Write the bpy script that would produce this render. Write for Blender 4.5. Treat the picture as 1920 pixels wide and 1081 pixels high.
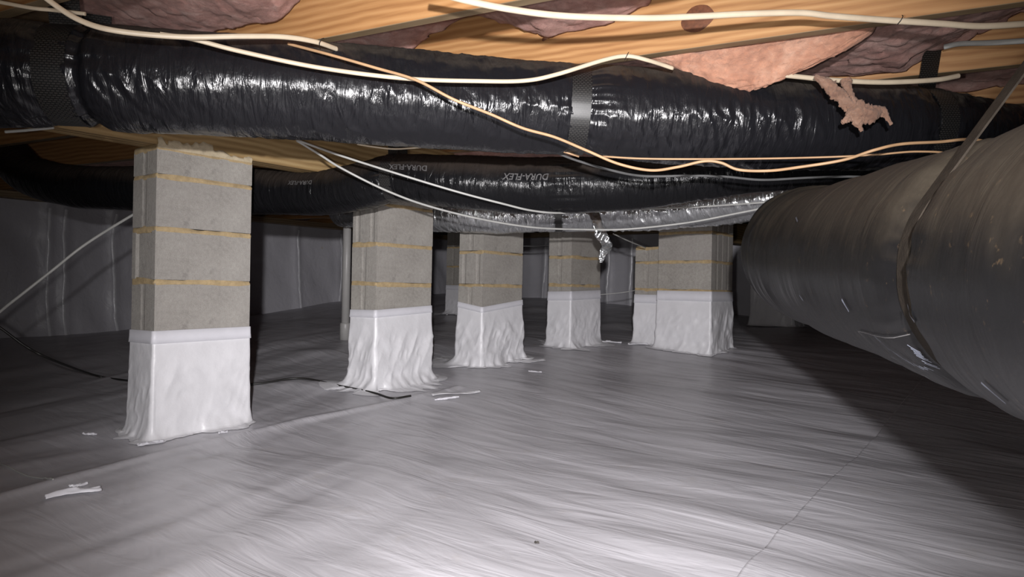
import bpy, bmesh, math, random
import numpy as np
from mathutils import Vector, Matrix
random.seed(7); rng = np.random.default_rng(7)
for o in list(bpy.data.objects): bpy.data.objects.remove(o, do_unlink=True)
scene = bpy.context.scene
COL = scene.collection

# ------------------------------------------------------------ camera, light, exposure
F = 1300.0; W, H = 1920, 1081
CAMZ = 0.61; ROLL = 0.02; PITCH = 3.5 / F
fw = Vector((0, 1, -PITCH)).normalized()
rt = Vector((1, 0, ROLL)).normalized()
up = rt.cross(fw).normalized()
rt = fw.cross(up).normalized()
CAM = Vector((0, 0, CAMZ))
cd = bpy.data.cameras.new('camera'); cam = bpy.data.objects.new('camera', cd); COL.objects.link(cam)
cam.matrix_world = Matrix(((rt.x, up.x, -fw.x, CAM.x), (rt.y, up.y, -fw.y, CAM.y), (rt.z, up.z, -fw.z, CAM.z), (0, 0, 0, 1)))
cd.sensor_width = 36; cd.lens = 36 * F / W; cd.clip_start = 0.02
scene.camera = cam

def ray(x, y):
    return fw + rt * ((x - W / 2) / F) - up * ((y - H / 2) / F)
def P(x, y, d):                     # point seen at a pixel of the photograph at forward distance d
    r = ray(x, y); return CAM + r * (d / r.y)

world = bpy.data.worlds.new('world'); scene.world = world; world.use_nodes = True
world.node_tree.nodes['Background'].inputs[0].default_value = (0.75, 0.8, 1, 1)
world.node_tree.nodes['Background'].inputs[1].default_value = 0.012

def lamp(name, kind, loc, target, power, color, **kw):
    l = bpy.data.lights.new(name, kind); l.energy = power; l.color = color
    for k, v in kw.items(): setattr(l, k, v)
    o = bpy.data.objects.new(name, l); COL.objects.link(o); o.location = loc
    o.rotation_euler = (Vector(target) - Vector(loc)).to_track_quat('-Z', 'Y').to_euler()
    return o
# hand-held flash / torch next to the phone
LP = Vector((0.0, -0.28, CAMZ + 0.17))
lamp('torch_beam', 'SPOT', LP, (0.10, 4.0, 0.44), 520, (1.0, 0.975, 0.99), spot_size=math.radians(76), spot_blend=1.0, shadow_soft_size=0.02)
lamp('phone_flash', 'SPOT', Vector((-0.09, 0.0, CAMZ + 0.0)), (0.15, 3.0, 0.62), 78, (1.0, 0.965, 0.945), spot_size=math.radians(140), spot_blend=1.0, shadow_soft_size=0.02)

vs = scene.view_settings
vs.view_transform = 'Standard'; vs.look = 'None'; vs.exposure = 0.0; vs.gamma = 1.0
vs.use_curve_mapping = False

# ------------------------------------------------------------ helpers
def hash3(ix, iy, iz):
    h = (ix.astype(np.int64) * 374761393 + iy.astype(np.int64) * 668265263 + iz.astype(np.int64) * 2147483647 * 3) & 0xFFFFFFFF
    h = ((h ^ (h >> 13)) * 1274126177) & 0xFFFFFFFF
    h = ((h ^ (h >> 16)) * 2246822519) & 0xFFFFFFFF
    return ((h ^ (h >> 15)) & 0xFFFFFF) / float(0xFFFFFF) * 2 - 1
def vnoise(x, y, z=0.0):            # smooth value noise in -1..1
    x = np.asarray(x, float); y = np.asarray(y, float); z = np.asarray(z, float)
    x, y, z = np.broadcast_arrays(x, y, z)
    ix, iy, iz = np.floor(x), np.floor(y), np.floor(z)
    fx, fy, fz = x - ix, y - iy, z - iz
    fx = fx * fx * fx * (fx * (fx * 6 - 15) + 10); fy = fy * fy * fy * (fy * (fy * 6 - 15) + 10); fz = fz * fz * (3 - 2 * fz)
    r = 0
    for dx in (0, 1):
        for dy in (0, 1):
            for dz in (0, 1):
                r = r + hash3(ix + dx, iy + dy, iz + dz) * (fx if dx else 1 - fx) * (fy if dy else 1 - fy) * (fz if dz else 1 - fz)
    return r
def fbm(x, y, z=0.0, o=3):
    r = 0; a = 1; t = 0
    for i in range(o):
        k = 2.03 ** i
        r = r + a * vnoise(np.asarray(x) * k + 17 * i, np.asarray(y) * k + 5 * i, np.asarray(z) * k); t += a; a *= 0.5
    return r / t
def ridge(x, y, z=0.0): return 1 - 2 * np.abs(vnoise(x, y, z))
def sstep(a, b, x):
    t = np.clip((np.asarray(x, float) - a) / (b - a), 0, 1); return t * t * (3 - 2 * t)

def tag(o, label=None, cat=None, group=None, kind=None):
    if label: o['label'] = label
    if cat: o['category'] = cat
    if group: o['group'] = group
    if kind: o['kind'] = kind
    return o
def empty(name, loc=(0, 0, 0), rz=0.0):
    o = bpy.data.objects.new(name, None); COL.objects.link(o); o.location = loc; o.rotation_euler.z = rz
    o.empty_display_size = 0.05; return o
def link(name, me, parent=None, mats=None):
    o = bpy.data.objects.new(name, me); COL.objects.link(o)
    if mats is not None and not me.materials:
        for m in (mats if isinstance(mats, (list, tuple)) else [mats]): me.materials.append(m)
    if parent: o.parent = parent
    return o
def np_mesh(name, v, f, smooth=True):
    v = np.asarray(v, np.float32).reshape(-1, 3); f = np.asarray(f, np.int32)
    me = bpy.data.meshes.new(name); me.vertices.add(len(v)); me.vertices.foreach_set('co', v.ravel())
    n, k = f.shape
    me.loops.add(n * k); me.loops.foreach_set('vertex_index', f.ravel())
    me.polygons.add(n); me.polygons.foreach_set('loop_start', np.arange(0, n * k, k, dtype=np.int32))
    me.polygons.foreach_set('loop_total', np.full(n, k, np.int32))
    me.polygons.foreach_set('use_smooth', np.full(n, smooth)); me.update(calc_edges=True); me.validate()
    return me
def grid_faces(nu, nv, cu=False, cv=False):     # index = i*nv + j
    i = np.arange(nu if cu else nu - 1); j = np.arange(nv if cv else nv - 1)
    I, J = np.meshgrid(i, j, indexing='ij'); I2 = (I + 1) % nu; J2 = (J + 1) % nv
    return np.stack([I * nv + J, I2 * nv + J, I2 * nv + J2, I * nv + J2], -1).reshape(-1, 4)
def box_mesh(name, x0, x1, y0, y1, z0, z1, bevel=0.0, cuts=0):
    bm = bmesh.new(); bmesh.ops.create_cube(bm, size=1)
    for v in bm.verts:
        v.co = Vector(((x0 + x1) / 2 + v.co.x * (x1 - x0), (y0 + y1) / 2 + v.co.y * (y1 - y0), (z0 + z1) / 2 + v.co.z * (z1 - z0)))
    if bevel: bmesh.ops.bevel(bm, geom=bm.edges[:], offset=bevel, segments=1, affect='EDGES')
    me = bpy.data.meshes.new(name); bm.to_mesh(me); bm.free(); return me

# ------------------------------------------------------------ materials
def mat(name):
    m = bpy.data.materials.new(name); m.use_nodes = True; nt = m.node_tree
    return m, nt, nt.nodes['Principled BSDF']
def N(nt, t, **kw):
    n = nt.nodes.new(t)
    for k, v in kw.items():
        if k in n.inputs: n.inputs[k].default_value = v
        else: setattr(n, k, v)
    return n
def ramp(nt, src, stops):
    r = nt.nodes.new('ShaderNodeValToRGB'); nt.links.new(src, r.inputs[0])
    e = r.color_ramp.elements
    while len(e) < len(stops): e.new(0.5)
    for el, (p, c) in zip(e, stops): el.position = p; el.color = (c[0], c[1], c[2], 1)
    return r.outputs[0]
def bump(nt, b, src, strength, dist, prev=None):
    n = nt.nodes.new('ShaderNodeBump'); n.inputs['Strength'].default_value = strength; n.inputs['Distance'].default_value = dist
    nt.links.new(src, n.inputs['Height'])
    if prev: nt.links.new(prev, n.inputs['Normal'])
    nt.links.new(n.outputs[0], b.inputs['Normal']); return n.outputs[0]
def noise(nt, scale, detail=4, rough=0.55, vec=None, dist=0.0):
    n = nt.nodes.new('ShaderNodeTexNoise'); n.inputs['Scale'].default_value = scale; n.inputs['Detail'].default_value = detail
    n.inputs['Roughness'].default_value = rough; n.inputs['Distortion'].default_value = dist
    if vec: nt.links.new(vec, n.inputs['Vector'])
    return n.outputs['Fac']
def coords(nt, scale=(1, 1, 1), rot=(0, 0, 0)):
    c = nt.nodes.new('ShaderNodeTexCoord'); m = nt.nodes.new('ShaderNodeMapping')
    m.inputs['Scale'].default_value = scale; m.inputs['Rotation'].default_value = rot
    nt.links.new(c.outputs['Object'], m.inputs['Vector']); return m.outputs[0]
def mix(nt, fac, a, b):
    n = nt.nodes.new('ShaderNodeMix'); n.data_type = 'RGBA'
    if hasattr(fac, 'links'): nt.links.new(fac, n.inputs[0])
    else: n.inputs[0].default_value = fac
    for s, k in ((a, 6), (b, 7)):
        if hasattr(s, 'links'): nt.links.new(s, n.inputs[k])
        else: n.inputs[k].default_value = (*s, 1)
    return n.outputs[2]
def math_(nt, op, a, b=None):
    n = nt.nodes.new('ShaderNodeMath'); n.operation = op
    for i, s in enumerate((a, b)):
        if s is None: continue
        if hasattr(s, 'links'): nt.links.new(s, n.inputs[i])
        else: n.inputs[i].default_value = s
    return n.outputs[0]

def film(name, base, dust, rough, dust_lo=0.15, dust_hi=0.75, metal=0.0, spec=0.5, bscale=60, bstr=0.5, spots=0.0, everywhere=0.0):
    m, nt, b = mat(name)
    g = nt.nodes.new('ShaderNodeNewGeometry'); sx = nt.nodes.new('ShaderNodeSeparateXYZ'); nt.links.new(g.outputs['Normal'], sx.inputs[0])
    v = coords(nt)
    n1 = noise(nt, 7, 5, 0.6, v); n2 = noise(nt, 90, 4, 0.7, v)
    up_ = nt.nodes.new('ShaderNodeMapRange'); up_.interpolation_type = 'SMOOTHSTEP'
    nt.links.new(math_(nt, 'ADD', sx.outputs[2], math_(nt, 'MULTIPLY', math_(nt, 'SUBTRACT', n1, 0.5), 0.7)), up_.inputs[0])
    up_.inputs[1].default_value = dust_lo; up_.inputs[2].default_value = dust_hi
    d = math_(nt, 'MULTIPLY', up_.outputs[0], math_(nt, 'ADD', math_(nt, 'MULTIPLY', n2, 0.5), 0.68))
    d = math_(nt, 'MINIMUM', math_(nt, 'ADD', d, everywhere), 1.0)
    c = mix(nt, d, base, dust)
    if spots:
        sp = noise(nt, 55, 3, 0.7, v)
        s2 = nt.nodes.new('ShaderNodeMapRange'); nt.links.new(sp, s2.inputs[0]); s2.inputs[1].default_value = 0.63; s2.inputs[2].default_value = 0.78
        c = mix(nt, math_(nt, 'MULTIPLY', s2.outputs[0], spots), c, (0.21, 0.135, 0.07))
    nt.links.new(c, b.inputs['Base Color'])
    r = nt.nodes.new('ShaderNodeMapRange'); nt.links.new(d, r.inputs[0]); r.inputs[3].default_value = rough; r.inputs[4].default_value = 0.78
    nt.links.new(r.outputs[0], b.inputs['Roughness'])
    if metal:
        mm = nt.nodes.new('ShaderNodeMapRange'); nt.links.new(d, mm.inputs[0]); mm.inputs[3].default_value = metal; mm.inputs[4].default_value = 0.1
        nt.links.new(mm.outputs[0], b.inputs['Metallic'])
    b.inputs['Specular IOR Level'].default_value = spec
    u = nt.nodes.new('ShaderNodeUVMap'); mp = nt.nodes.new('ShaderNodeMapping'); nt.links.new(u.outputs[0], mp.inputs[0])
    mp.inputs['Scale'].default_value = (bscale, bscale * 0.2, 1); mp.inputs['Rotation'].default_value = (0, 0, 0.10)
    n_ = bump(nt, b, noise(nt, 1.0, 4, 0.6, mp.outputs[0], 0.8), bstr, 0.012)
    bump(nt, b, noise(nt, 45, 3, 0.6, v, 0.6), bstr * 0.3, 0.004, n_)
    return m
M = {}
M['black_film'] = film('black_duct_film', (0.010, 0.010, 0.012), (0.060, 0.050, 0.040), 0.23, 0.40, 0.95, spec=0.42, bscale=34, bstr=0.6)
M['black_film_dusty'] = film('dusty_duct_film', (0.005, 0.005, 0.0056), (0.032, 0.0255, 0.0175), 0.34, -0.05, 0.75, spec=0.28, spots=0.22, bscale=14, bstr=0.35, everywhere=0.03)
M['black_film_mid'] = film('middle_duct_film', (0.008, 0.008, 0.009), (0.034, 0.026, 0.021), 0.24, 0.05, 0.7, spec=0.18, bscale=34, bstr=0.7)
M['silver_film'] = film('silver_duct_film', (0.52, 0.53, 0.54), (0.16, 0.125, 0.10), 0.20, 0.35, 0.95, metal=0.8, bscale=38, bstr=1.0)

def simple(name, col, rough=0.6, var=0.15, scale=20, bstr=0.2, bdist=0.002, bscale=120, spec=0.5, metal=0.0, detail=4):
    m, nt, b = mat(name); v = coords(nt); n1 = noise(nt, scale, detail, 0.6, v)
    lo = tuple(c * (1 - var) for c in col); hi = tuple(min(1, c * (1 + var)) for c in col)
    nt.links.new(ramp(nt, n1, [(0.3, lo), (0.7, hi)]), b.inputs['Base Color'])
    b.inputs['Roughness'].default_value = rough; b.inputs['Specular IOR Level'].default_value = spec; b.inputs['Metallic'].default_value = metal
    if bstr: bump(nt, b, noise(nt, bscale, 4, 0.6, v), bstr, bdist)
    return m
M['mortar'] = simple('mortar', (0.42, 0.315, 0.175), 0.9, 0.22, 30, 0.5, 0.004, 160)
M['mortar_pale'] = simple('pale_mortar', (0.50, 0.42, 0.29), 0.9, 0.2, 30, 0.5, 0.004, 160)
M['wrap'] = simple('white_poly_wrap', (0.72, 0.715, 0.74), 0.40, 0.05, 9, 0.4, 0.008, 14, spec=0.5)
M['tape'] = simple('white_tape', (0.69, 0.685, 0.73), 0.50, 0.04, 14, 0.15, 0.001, 200)
M['tape_shiny'] = simple('clear_seam_tape', (0.80, 0.80, 0.84), 0.2, 0.08, 14, 0.5, 0.003, 90, spec=0.8)
M['cable_white'] = simple('white_cable_jacket', (0.54, 0.45, 0.33), 0.45, 0.10, 15, 0.1, 0.001, 80)
M['cable_cool'] = simple('pale_cable_jacket', (0.42, 0.42, 0.40), 0.45, 0.10, 15, 0.1, 0.001, 80)
M['cable_tan'] = simple('tan_cable_jacket', (0.42, 0.26, 0.14), 0.5, 0.14, 15, 0.1, 0.001, 80)
M['cable_black'] = simple('black_cable_jacket', (0.018, 0.017, 0.016), 0.45, 0.2, 15, 0.1, 0.001, 80)
M['cable_grey'] = simple('grey_cable_jacket', (0.10, 0.10, 0.10), 0.45, 0.2, 15, 0.1, 0.001, 80)
M['ink'] = simple('grey_print', (0.085, 0.082, 0.082), 0.6, 0.25, 60, 0)
M['ink_pale'] = simple('pale_print', (0.13, 0.14, 0.175), 0.6, 0.25, 60, 0)
M['knot'] = simple('wood_knot', (0.13, 0.045, 0.018), 0.6, 0.35, 60, 0.3, 0.001, 150)
M['pvc'] = simple('white_pvc', (0.40, 0.39, 0.38), 0.4, 0.05, 14, 0.1)
M['subfloor'] = simple('subfloor_panel', (0.20, 0.13, 0.07), 0.8, 0.3, 12, 0.3)
M['debris'] = simple('dark_grit', (0.05, 0.045, 0.04), 0.8, 0.3, 30, 0.2)
M['steel'] = simple('steel', (0.45, 0.45, 0.45), 0.35, 0.1, 30, 0.1, metal=0.9)

def wood(name, c0, c1, c2, dark=1.0):
    m, nt, b = mat(name)
    v = coords(nt, (1.1, 16, 16)); n1 = noise(nt, 1.6, 5, 0.6, v, 0.9)
    v2 = coords(nt, (3, 150, 150)); n2 = noise(nt, 1.0, 4, 0.7, v2, 0.3)
    w = nt.nodes.new('ShaderNodeTexWave'); w.wave_type = 'BANDS'; w.bands_direction = 'Z'
    w.inputs['Scale'].default_value = 8; w.inputs['Distortion'].default_value = 6; w.inputs['Detail'].default_value = 2; w.inputs['Detail Scale'].default_value = 0.7
    nt.links.new(coords(nt, (0.55, 1.5, 1.5)), w.inputs['Vector'])
    a = math_(nt, 'ADD', math_(nt, 'MULTIPLY', n1, 0.55), math_(nt, 'ADD', math_(nt, 'MULTIPLY', n2, 0.25), math_(nt, 'MULTIPLY', w.outputs['Fac'], 0.22)))
    nt.links.new(ramp(nt, a, [(0.30, c0), (0.52, c1), (0.75, c2)]), b.inputs['Base Color'])
    b.inputs['Roughness'].default_value = 0.62
    bump(nt, b, n2, 0.25, 0.002); return m
M['wood'] = wood('pine_joist', (0.28, 0.125, 0.042), (0.42, 0.215, 0.082), (0.53, 0.30, 0.128))
M['wood_under'] = wood('weathered_pine_edge', (0.17, 0.115, 0.06), (0.28, 0.20, 0.115), (0.38, 0.285, 0.18))
M['wood_girder'] = wood('treated_girder', (0.20, 0.125, 0.05), (0.31, 0.205, 0.09), (0.42, 0.30, 0.145))

def concrete():
    m, nt, b = mat('concrete_block'); v = coords(nt)
    fine = noise(nt, 260, 3, 0.8, v); mid = noise(nt, 60, 5, 0.75, v); big = noise(nt, 5, 4, 0.6, v)
    oi = nt.nodes.new('ShaderNodeObjectInfo')
    a = math_(nt, 'ADD', math_(nt, 'MULTIPLY', fine, 0.35), math_(nt, 'ADD', math_(nt, 'MULTIPLY', mid, 0.35), math_(nt, 'MULTIPLY', big, 0.3)))
    c = ramp(nt, a, [(0.33, (0.20, 0.185, 0.165)), (0.5, (0.345, 0.325, 0.295)), (0.66, (0.47, 0.45, 0.41))])
    tn = mix(nt, math_(nt, 'MULTIPLY', oi.outputs['Random'], 0.35), c, (0.33, 0.31, 0.30))
    st = nt.nodes.new('ShaderNodeMapRange'); nt.links.new(noise(nt, 14, 3, 0.6, v), st.inputs[0]); st.inputs[1].default_value = 0.62; st.inputs[2].default_value = 0.74
    c2 = mix(nt, math_(nt, 'MULTIPLY', st.outputs[0], 0.35), tn, (0.13, 0.12, 0.115))
    nt.links.new(c2, b.inputs['Base Color']); b.inputs['Roughness'].default_value = 0.95; b.inputs['Specular IOR Level'].default_value = 0.2
    n = bump(nt, b, mid, 0.5, 0.004); bump(nt, b, fine, 0.6, 0.003, n); return m
M['block'] = concrete()

def insul(name, cols, rough=0.95):
    m, nt, b = mat(name); v = coords(nt); vs_ = coords(nt, (4, 14, 14))
    n1 = noise(nt, 9, 6, 0.65, v, 0.8); n2 = noise(nt, 2.5, 5, 0.7, vs_, 0.5)
    a = math_(nt, 'ADD', math_(nt, 'MULTIPLY', n1, 0.6), math_(nt, 'MULTIPLY', n2, 0.4))
    nt.links.new(ramp(nt, a, [(0.34, cols[0]), (0.5, cols[1]), (0.66, cols[2])]), b.inputs['Base Color'])
    b.inputs['Roughness'].default_value = rough; b.inputs['Specular IOR Level'].default_value = 0.15
    b.inputs['Sheen Weight'].default_value = 0.25
    n = bump(nt, b, noise(nt, 45, 6, 0.75, v, 1.0), 0.8, 0.012); bump(nt, b, noise(nt, 260, 3, 0.8, vs_), 0.5, 0.003, n); return m
M['insul'] = insul('pink_insulation', [(0.27, 0.125, 0.10), (0.43, 0.225, 0.18), (0.58, 0.36, 0.31)])
M['insul_fluff'] = insul('peach_insulation', [(0.40, 0.175, 0.105), (0.58, 0.285, 0.18), (0.72, 0.42, 0.29)])
M['insul_old'] = insul('mauve_insulation', [(0.30, 0.135, 0.11), (0.46, 0.25, 0.21), (0.62, 0.41, 0.36)])
M['insul_tuft'] = insul('tuft_insulation', [(0.16, 0.08, 0.055), (0.31, 0.17, 0.11), (0.44, 0.27, 0.19)])

def liner(name, rough=0.33, base=(0.57, 0.56, 0.595), stain=0.3):
    m, nt, b = mat(name); v = coords(nt)
    n1 = noise(nt, 1.3, 4, 0.6, v); n2 = noise(nt, 6, 5, 0.65, v)
    c = ramp(nt, n1, [(0.3, tuple(k * 0.86 for k in base)), (0.7, base)])
    s = nt.nodes.new('ShaderNodeMapRange'); nt.links.new(n2, s.inputs[0]); s.inputs[1].default_value = 0.60; s.inputs[2].default_value = 0.78
    c = mix(nt, math_(nt, 'MULTIPLY', s.outputs[0], stain), c, (0.36, 0.31, 0.24))
    s3 = nt.nodes.new('ShaderNodeMapRange'); nt.links.new(noise(nt, 9.0, 1, 0.4, v), s3.inputs[0]); s3.inputs[1].default_value = 0.80; s3.inputs[2].default_value = 0.86
    c = mix(nt, math_(nt, 'MULTIPLY', s3.outputs[0], 0.45), c, (0.52, 0.40, 0.24))
    nt.links.new(c, b.inputs['Base Color'])
    nt.links.new(ramp(nt, n2, [(0.3, (rough - .06,) * 3), (0.7, (rough + .08,) * 3)]), b.inputs['Roughness'])
    b.inputs['Specular IOR Level'].default_value = 0.6
    def rc(sc):         # turn first, then stretch: the creases run across the piers' row
        c0 = coords(nt, (1, 1, 1), (0, 0, 0.657)); mp = nt.nodes.new('ShaderNodeMapping'); mp.inputs['Scale'].default_value = sc; nt.links.new(c0, mp.inputs[0]); return mp.outputs[0]
    vv = rc((1.8, 8, 6)); vv2 = rc((5, 24, 20))
    n = bump(nt, b, noise(nt, 1.3, 4, 0.5, vv, 0.9), 0.27, 0.03); bump(nt, b, noise(nt, 1.0, 3, 0.5, vv2, 0.4), 0.22, 0.005, n)
    return m
M['liner'] = liner('floor_liner', 0.37)
M['wall_liner'] = liner('wall_liner', 0.42, (0.64, 0.63, 0.68), 0.15)

def webbing():
    m, nt, b = mat('black_webbing'); b.inputs['Roughness'].default_value = 0.42; b.inputs['Specular IOR Level'].default_value = 0.7
    uv = nt.nodes.new('ShaderNodeUVMap'); mp = nt.nodes.new('ShaderNodeMapping'); nt.links.new(uv.outputs[0], mp.inputs[0])
    mp.inputs['Scale'].default_value = (1, 1, 1)
    w = nt.nodes.new('ShaderNodeTexBrick'); w.inputs['Scale'].default_value = 1.0; w.inputs['Brick Width'].default_value = 0.012; w.inputs['Row Height'].default_value = 0.0065
    w.inputs['Mortar Size'].default_value = 0.0018; w.inputs['Color1'].default_value = (1, 1, 1, 1); w.inputs['Color2'].default_value = (.7, .7, .7, 1); w.inputs['Mortar'].default_value = (0, 0, 0, 1)
    nt.links.new(mp.outputs[0], w.inputs[0]); bump(nt, b, w.outputs[0], 0.8, 0.003); nt.links.new(mix(nt, w.outputs['Fac'], (0.035, 0.033, 0.031), (0.006, 0.006, 0.006)), b.inputs['Base Color']); return m
M['webbing'] = webbing()
M['webbing_dusty'] = simple('dusty_webbing', (0.022, 0.0175, 0.0135), 0.8, 0.25, 40, 0.5, 0.002, 200, spec=0.1)

# ------------------------------------------------------------ directions of the house
PHI = math.radians(38.0)
U = Vector((math.sin(PHI), math.cos(PHI), 0)); V = Vector((-math.cos(PHI), math.sin(PHI), 0))   # along / across the pier row
RZU = math.pi / 2 - PHI
JA = math.radians(62.5)
J = Vector((-math.sin(JA), math.cos(JA), 0)); NJ = Vector((math.cos(JA), math.sin(JA), 0))      # along / across the joists
RZJ = math.atan2(J.y, J.x)
def uv(u, v, z=0.0): return U * u + V * v + Vector((0, 0, z))
def sn(s, n, z=0.0): return J * s + NJ * n + Vector((0, 0, z))
def on_n(px, py, n):                # pixel -> (s, z) on the vertical plane of joist position n
    r = ray(px, py); k = (n - CAM.dot(NJ)) / r.dot(NJ); p = CAM + r * k; return p.dot(J), p.z

def floor_z(X, Y, fine=True):
    X = np.asarray(X, float); Y = np.asarray(Y, float)
    g = np.interp(Y, [0, 2.5, 3.0, 3.5, 4.2, 4.9, 5.6, 7, 9, 14], [0, 0, .02, .055, .112, .19, .225, .27, .43, .62])
    lat = 0.32 + 0.68 * sstep(-4.5, -1.3, X)
    z = g * lat
    z = z + 0.020 * fbm(X * 1.1, Y * 1.1, 3.0, 2) * sstep(0.5, 2, Y)
    if fine:
        a = X * 0.79 - Y * 0.61; c = X * 0.61 + Y * 0.79      # a runs along the creases
        wx = c + 0.10 * vnoise(a * 1.3, c * 1.3, 9)
        cen = sstep(-1.0, 0.2, X)
        z = z + (0.0050 * vnoise(a * 1.8, wx * 7.5, 1) + 0.0016 * vnoise(a * 3.5, wx * 17, 2)) * (0.25 + 0.75 * cen)
        # folds on the left run with the row of piers
        c2 = X * 0.92 - Y * 0.39; a2 = X * 0.39 + Y * 0.92
        z = z + (0.010 * vnoise(a2 * 0.8, c2 * 5 + 0.3 * vnoise(a2, c2, 4), 5) + 0.003 * vnoise(a2 * 2, c2 * 15, 6)) * (1 - cen)
    return z
def fz(x, y): return float(floor_z(x, y))

# ------------------------------------------------------------ floor and walls (setting)
def ridge_line(Z, X, Y, pts, h, w):
    dm = np.full_like(X, 9.0)
    for (ax, ay), (bx, by) in zip(pts[:-1], pts[1:]):
        L2 = (bx - ax) ** 2 + (by - ay) ** 2
        t = np.clip(((X - ax) * (bx - ax) + (Y - ay) * (by - ay)) / L2, 0, 1)
        dm = np.minimum(dm, np.hypot(X - ax - t * (bx - ax), Y - ay - t * (by - ay)))
    return Z + h * np.exp(-(dm / w) ** 2) * (0.75 + 0.35 * vnoise(X * 3, Y * 3, 8))
def gp(x, y, z=0.0):                 # pixel -> ground point
    r = ray(x, y); k = (z - CAMZ) / r.z; p = CAM + r * k; return (p.x, p.y)
xs = np.concatenate([np.linspace(-7, -2.2, 60, endpoint=False), np.linspace(-2.2, 2.2, 300, endpoint=False), np.linspace(2.2, 8, 60)])
ys = np.concatenate([np.linspace(-2.5, 1.0, 30, endpoint=False), np.linspace(1.0, 6.0, 380, endpoint=False), np.linspace(6.0, 14, 90)])
X, Y = np.meshgrid(xs, ys, indexing='ij')
FOLD = [gp(-60, 952), gp(150, 893), gp(330, 842), gp(560, 795), gp(800, 748, .04), gp(860, 735, .05)]
Z = floor_z(X, Y)
Z = ridge_line(Z, X, Y, FOLD, 0.011, 0.026)
# humps of liner that rise around the far piers
for (px, py, zz, h, w) in ((560, 738, .03, .028, .13), (1160, 630, .17, .05, .22), (1010, 607, .19, .04, .16), (850, 745, .06, .012, .1), (600, 690, .05, .01, .12)):
    gx, gy = gp(px, py, zz); Z = Z + h * np.exp(-(((X - gx) / (w * 1.6)) ** 2 + ((Y - gy) / w) ** 2))
me = np_mesh('floor', np.stack([X, Y, Z], -1).reshape(-1, 3), grid_faces(len(xs), len(ys)))
fl = tag(link('floor', me, None, M['liner']), 'white plastic vapour barrier spread over the ground', None, None, 'structure')
def zsurf(x, y):
    i = int(np.clip(np.searchsorted(xs, x), 1, len(xs) - 1)); j = int(np.clip(np.searchsorted(ys, y), 1, len(ys) - 1))
    return float(max(Z[i, j], Z[i - 1, j], Z[i, j - 1], Z[i - 1, j - 1]))

# second sheet of the liner lapped along a seam on the right
SEAM = [gp(1330, 1140), gp(1385, 1081), gp(1500, 962), gp(1580, 882), gp(1640, 826), gp(1745, 728), gp(1830, 660), gp(1870, 630)]
ns = 90; sx = np.interp(np.linspace(0, 1, ns), np.linspace(0, 1, len(SEAM)), [p[0] for p in SEAM]); sy = np.interp(np.linspace(0, 1, ns), np.linspace(0, 1, len(SEAM)), [p[1] for p in SEAM])
nw = 70; vv = np.linspace(0, 1, nw) ** 1.5 * 1.6
SX = sx[:, None] + vv[None, :] * 0.88 + 0.004 * vnoise(np.arange(ns) * 0.4, 3.3)[:, None] * (vv[None, :] < 0.01)
SY = sy[:, None] - vv[None, :] * 0.30
from_grid = np.vectorize(lambda a, b: zsurf(a, b))
SZ = from_grid(SX, SY) + 0.0035 - 0.003 * (vv[None, :] > 1.55)
SZ[:, 0] -= 0.0025
tag(link('floor_sheet', np_mesh('floor_sheet', np.stack([SX, SY, SZ], -1).reshape(-1, 3), grid_faces(ns, nw)[:, ::-1]), fl, M['liner']), 'overlapping sheet of liner with a raised seam edge')

def wall(name, origin, along, length, z0, z1, out, seed, label, seams):
    nu, nz = 420, 60
    u_ = np.linspace(0, length, nu); z_ = np.linspace(0, 1, nz)
    A, B = np.meshgrid(u_, z_, indexing='ij')
    zz = z0 + B * (z1 - z0)
    d = 0.06 * vnoise(A * 1.3 + 0.9 * B, B * 1.2, seed) + 0.022 * vnoise(A * 3.2 + 2.0 * B + 1.2 * vnoise(A, B * 2, seed + 3), B * 1.5, seed + 1) + 0.003 * vnoise(A * 12 + 3 * B, B * 4, seed + 2)
    d = d + 0.10 * (1 - B) ** 8
    for s_, w_ in seams: d = d + 0.03 * np.exp(-((A - s_) / w_) ** 2)
    pts = np.array(origin)[None, None, :2] + A[..., None] * np.array(along)[:2] + d[..., None] * np.array(out)[:2]
    zz = np.where(B < 0.001, zz - 0.05, zz)
    me = np_mesh(name, np.concatenate([pts, zz[..., None]], -1).reshape(-1, 3), grid_faces(nu, nz))
    w = tag(link(name, me, None, M['wall_liner']), label, None, None, 'structure')
    for s_, w_ in seams:
        k = int(s_ / length * (nu - 1)); n = 46
        zt = np.linspace(z0 + 0.03, z1 - 0.12, n); wob = 0.022 * vnoise(zt * 3, s_) + 0.006 * vnoise(zt * 13, s_)
        rows = []
        for q, off in enumerate((-0.014, 0, 0.014)):
            dd = np.interp((zt - z0) / (z1 - z0), z_, d[k]) + (0.016 if q == 1 else 0.006)
            p = np.array(origin)[None, :2] + (s_ + wob + off)[:, None] * np.array(along)[:2] + dd[:, None] * np.array(out)[:2]
            rows.append(np.concatenate([p, zt[:, None]], 1))
        link('seam_tape', np_mesh('seam_tape', np.stack(rows, 0).reshape(-1, 3), grid_faces(3, n)), w, M['tape_shiny'])
    return w, d
JB = 1.36           # underside of the joists
def u_on_wall(px, v):
    r = ray(px, 500); k = (v - CAM.dot(V)) / r.dot(V); return (CAM + r * k).dot(U)
VB = 7.35
seams = [(u_on_wall(x, VB) + 4.0, 0.05) for x in (88, 118, 214, 556, 636)]
wb, _ = wall('wall_back', uv(-4, VB), U, 14, 0.0, JB + .01, -V, 3, 'crawl space wall covered with draped white plastic sheeting', seams)
UE = 7.9
def v_on_wall(px, u):
    r = ray(px, 500); k = (u - CAM.dot(U)) / r.dot(U); return (CAM + r * k).dot(V)
seams = [(VB - v_on_wall(x, UE), 0.05) for x in (1020, 1143, 1186, 1430)]
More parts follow.
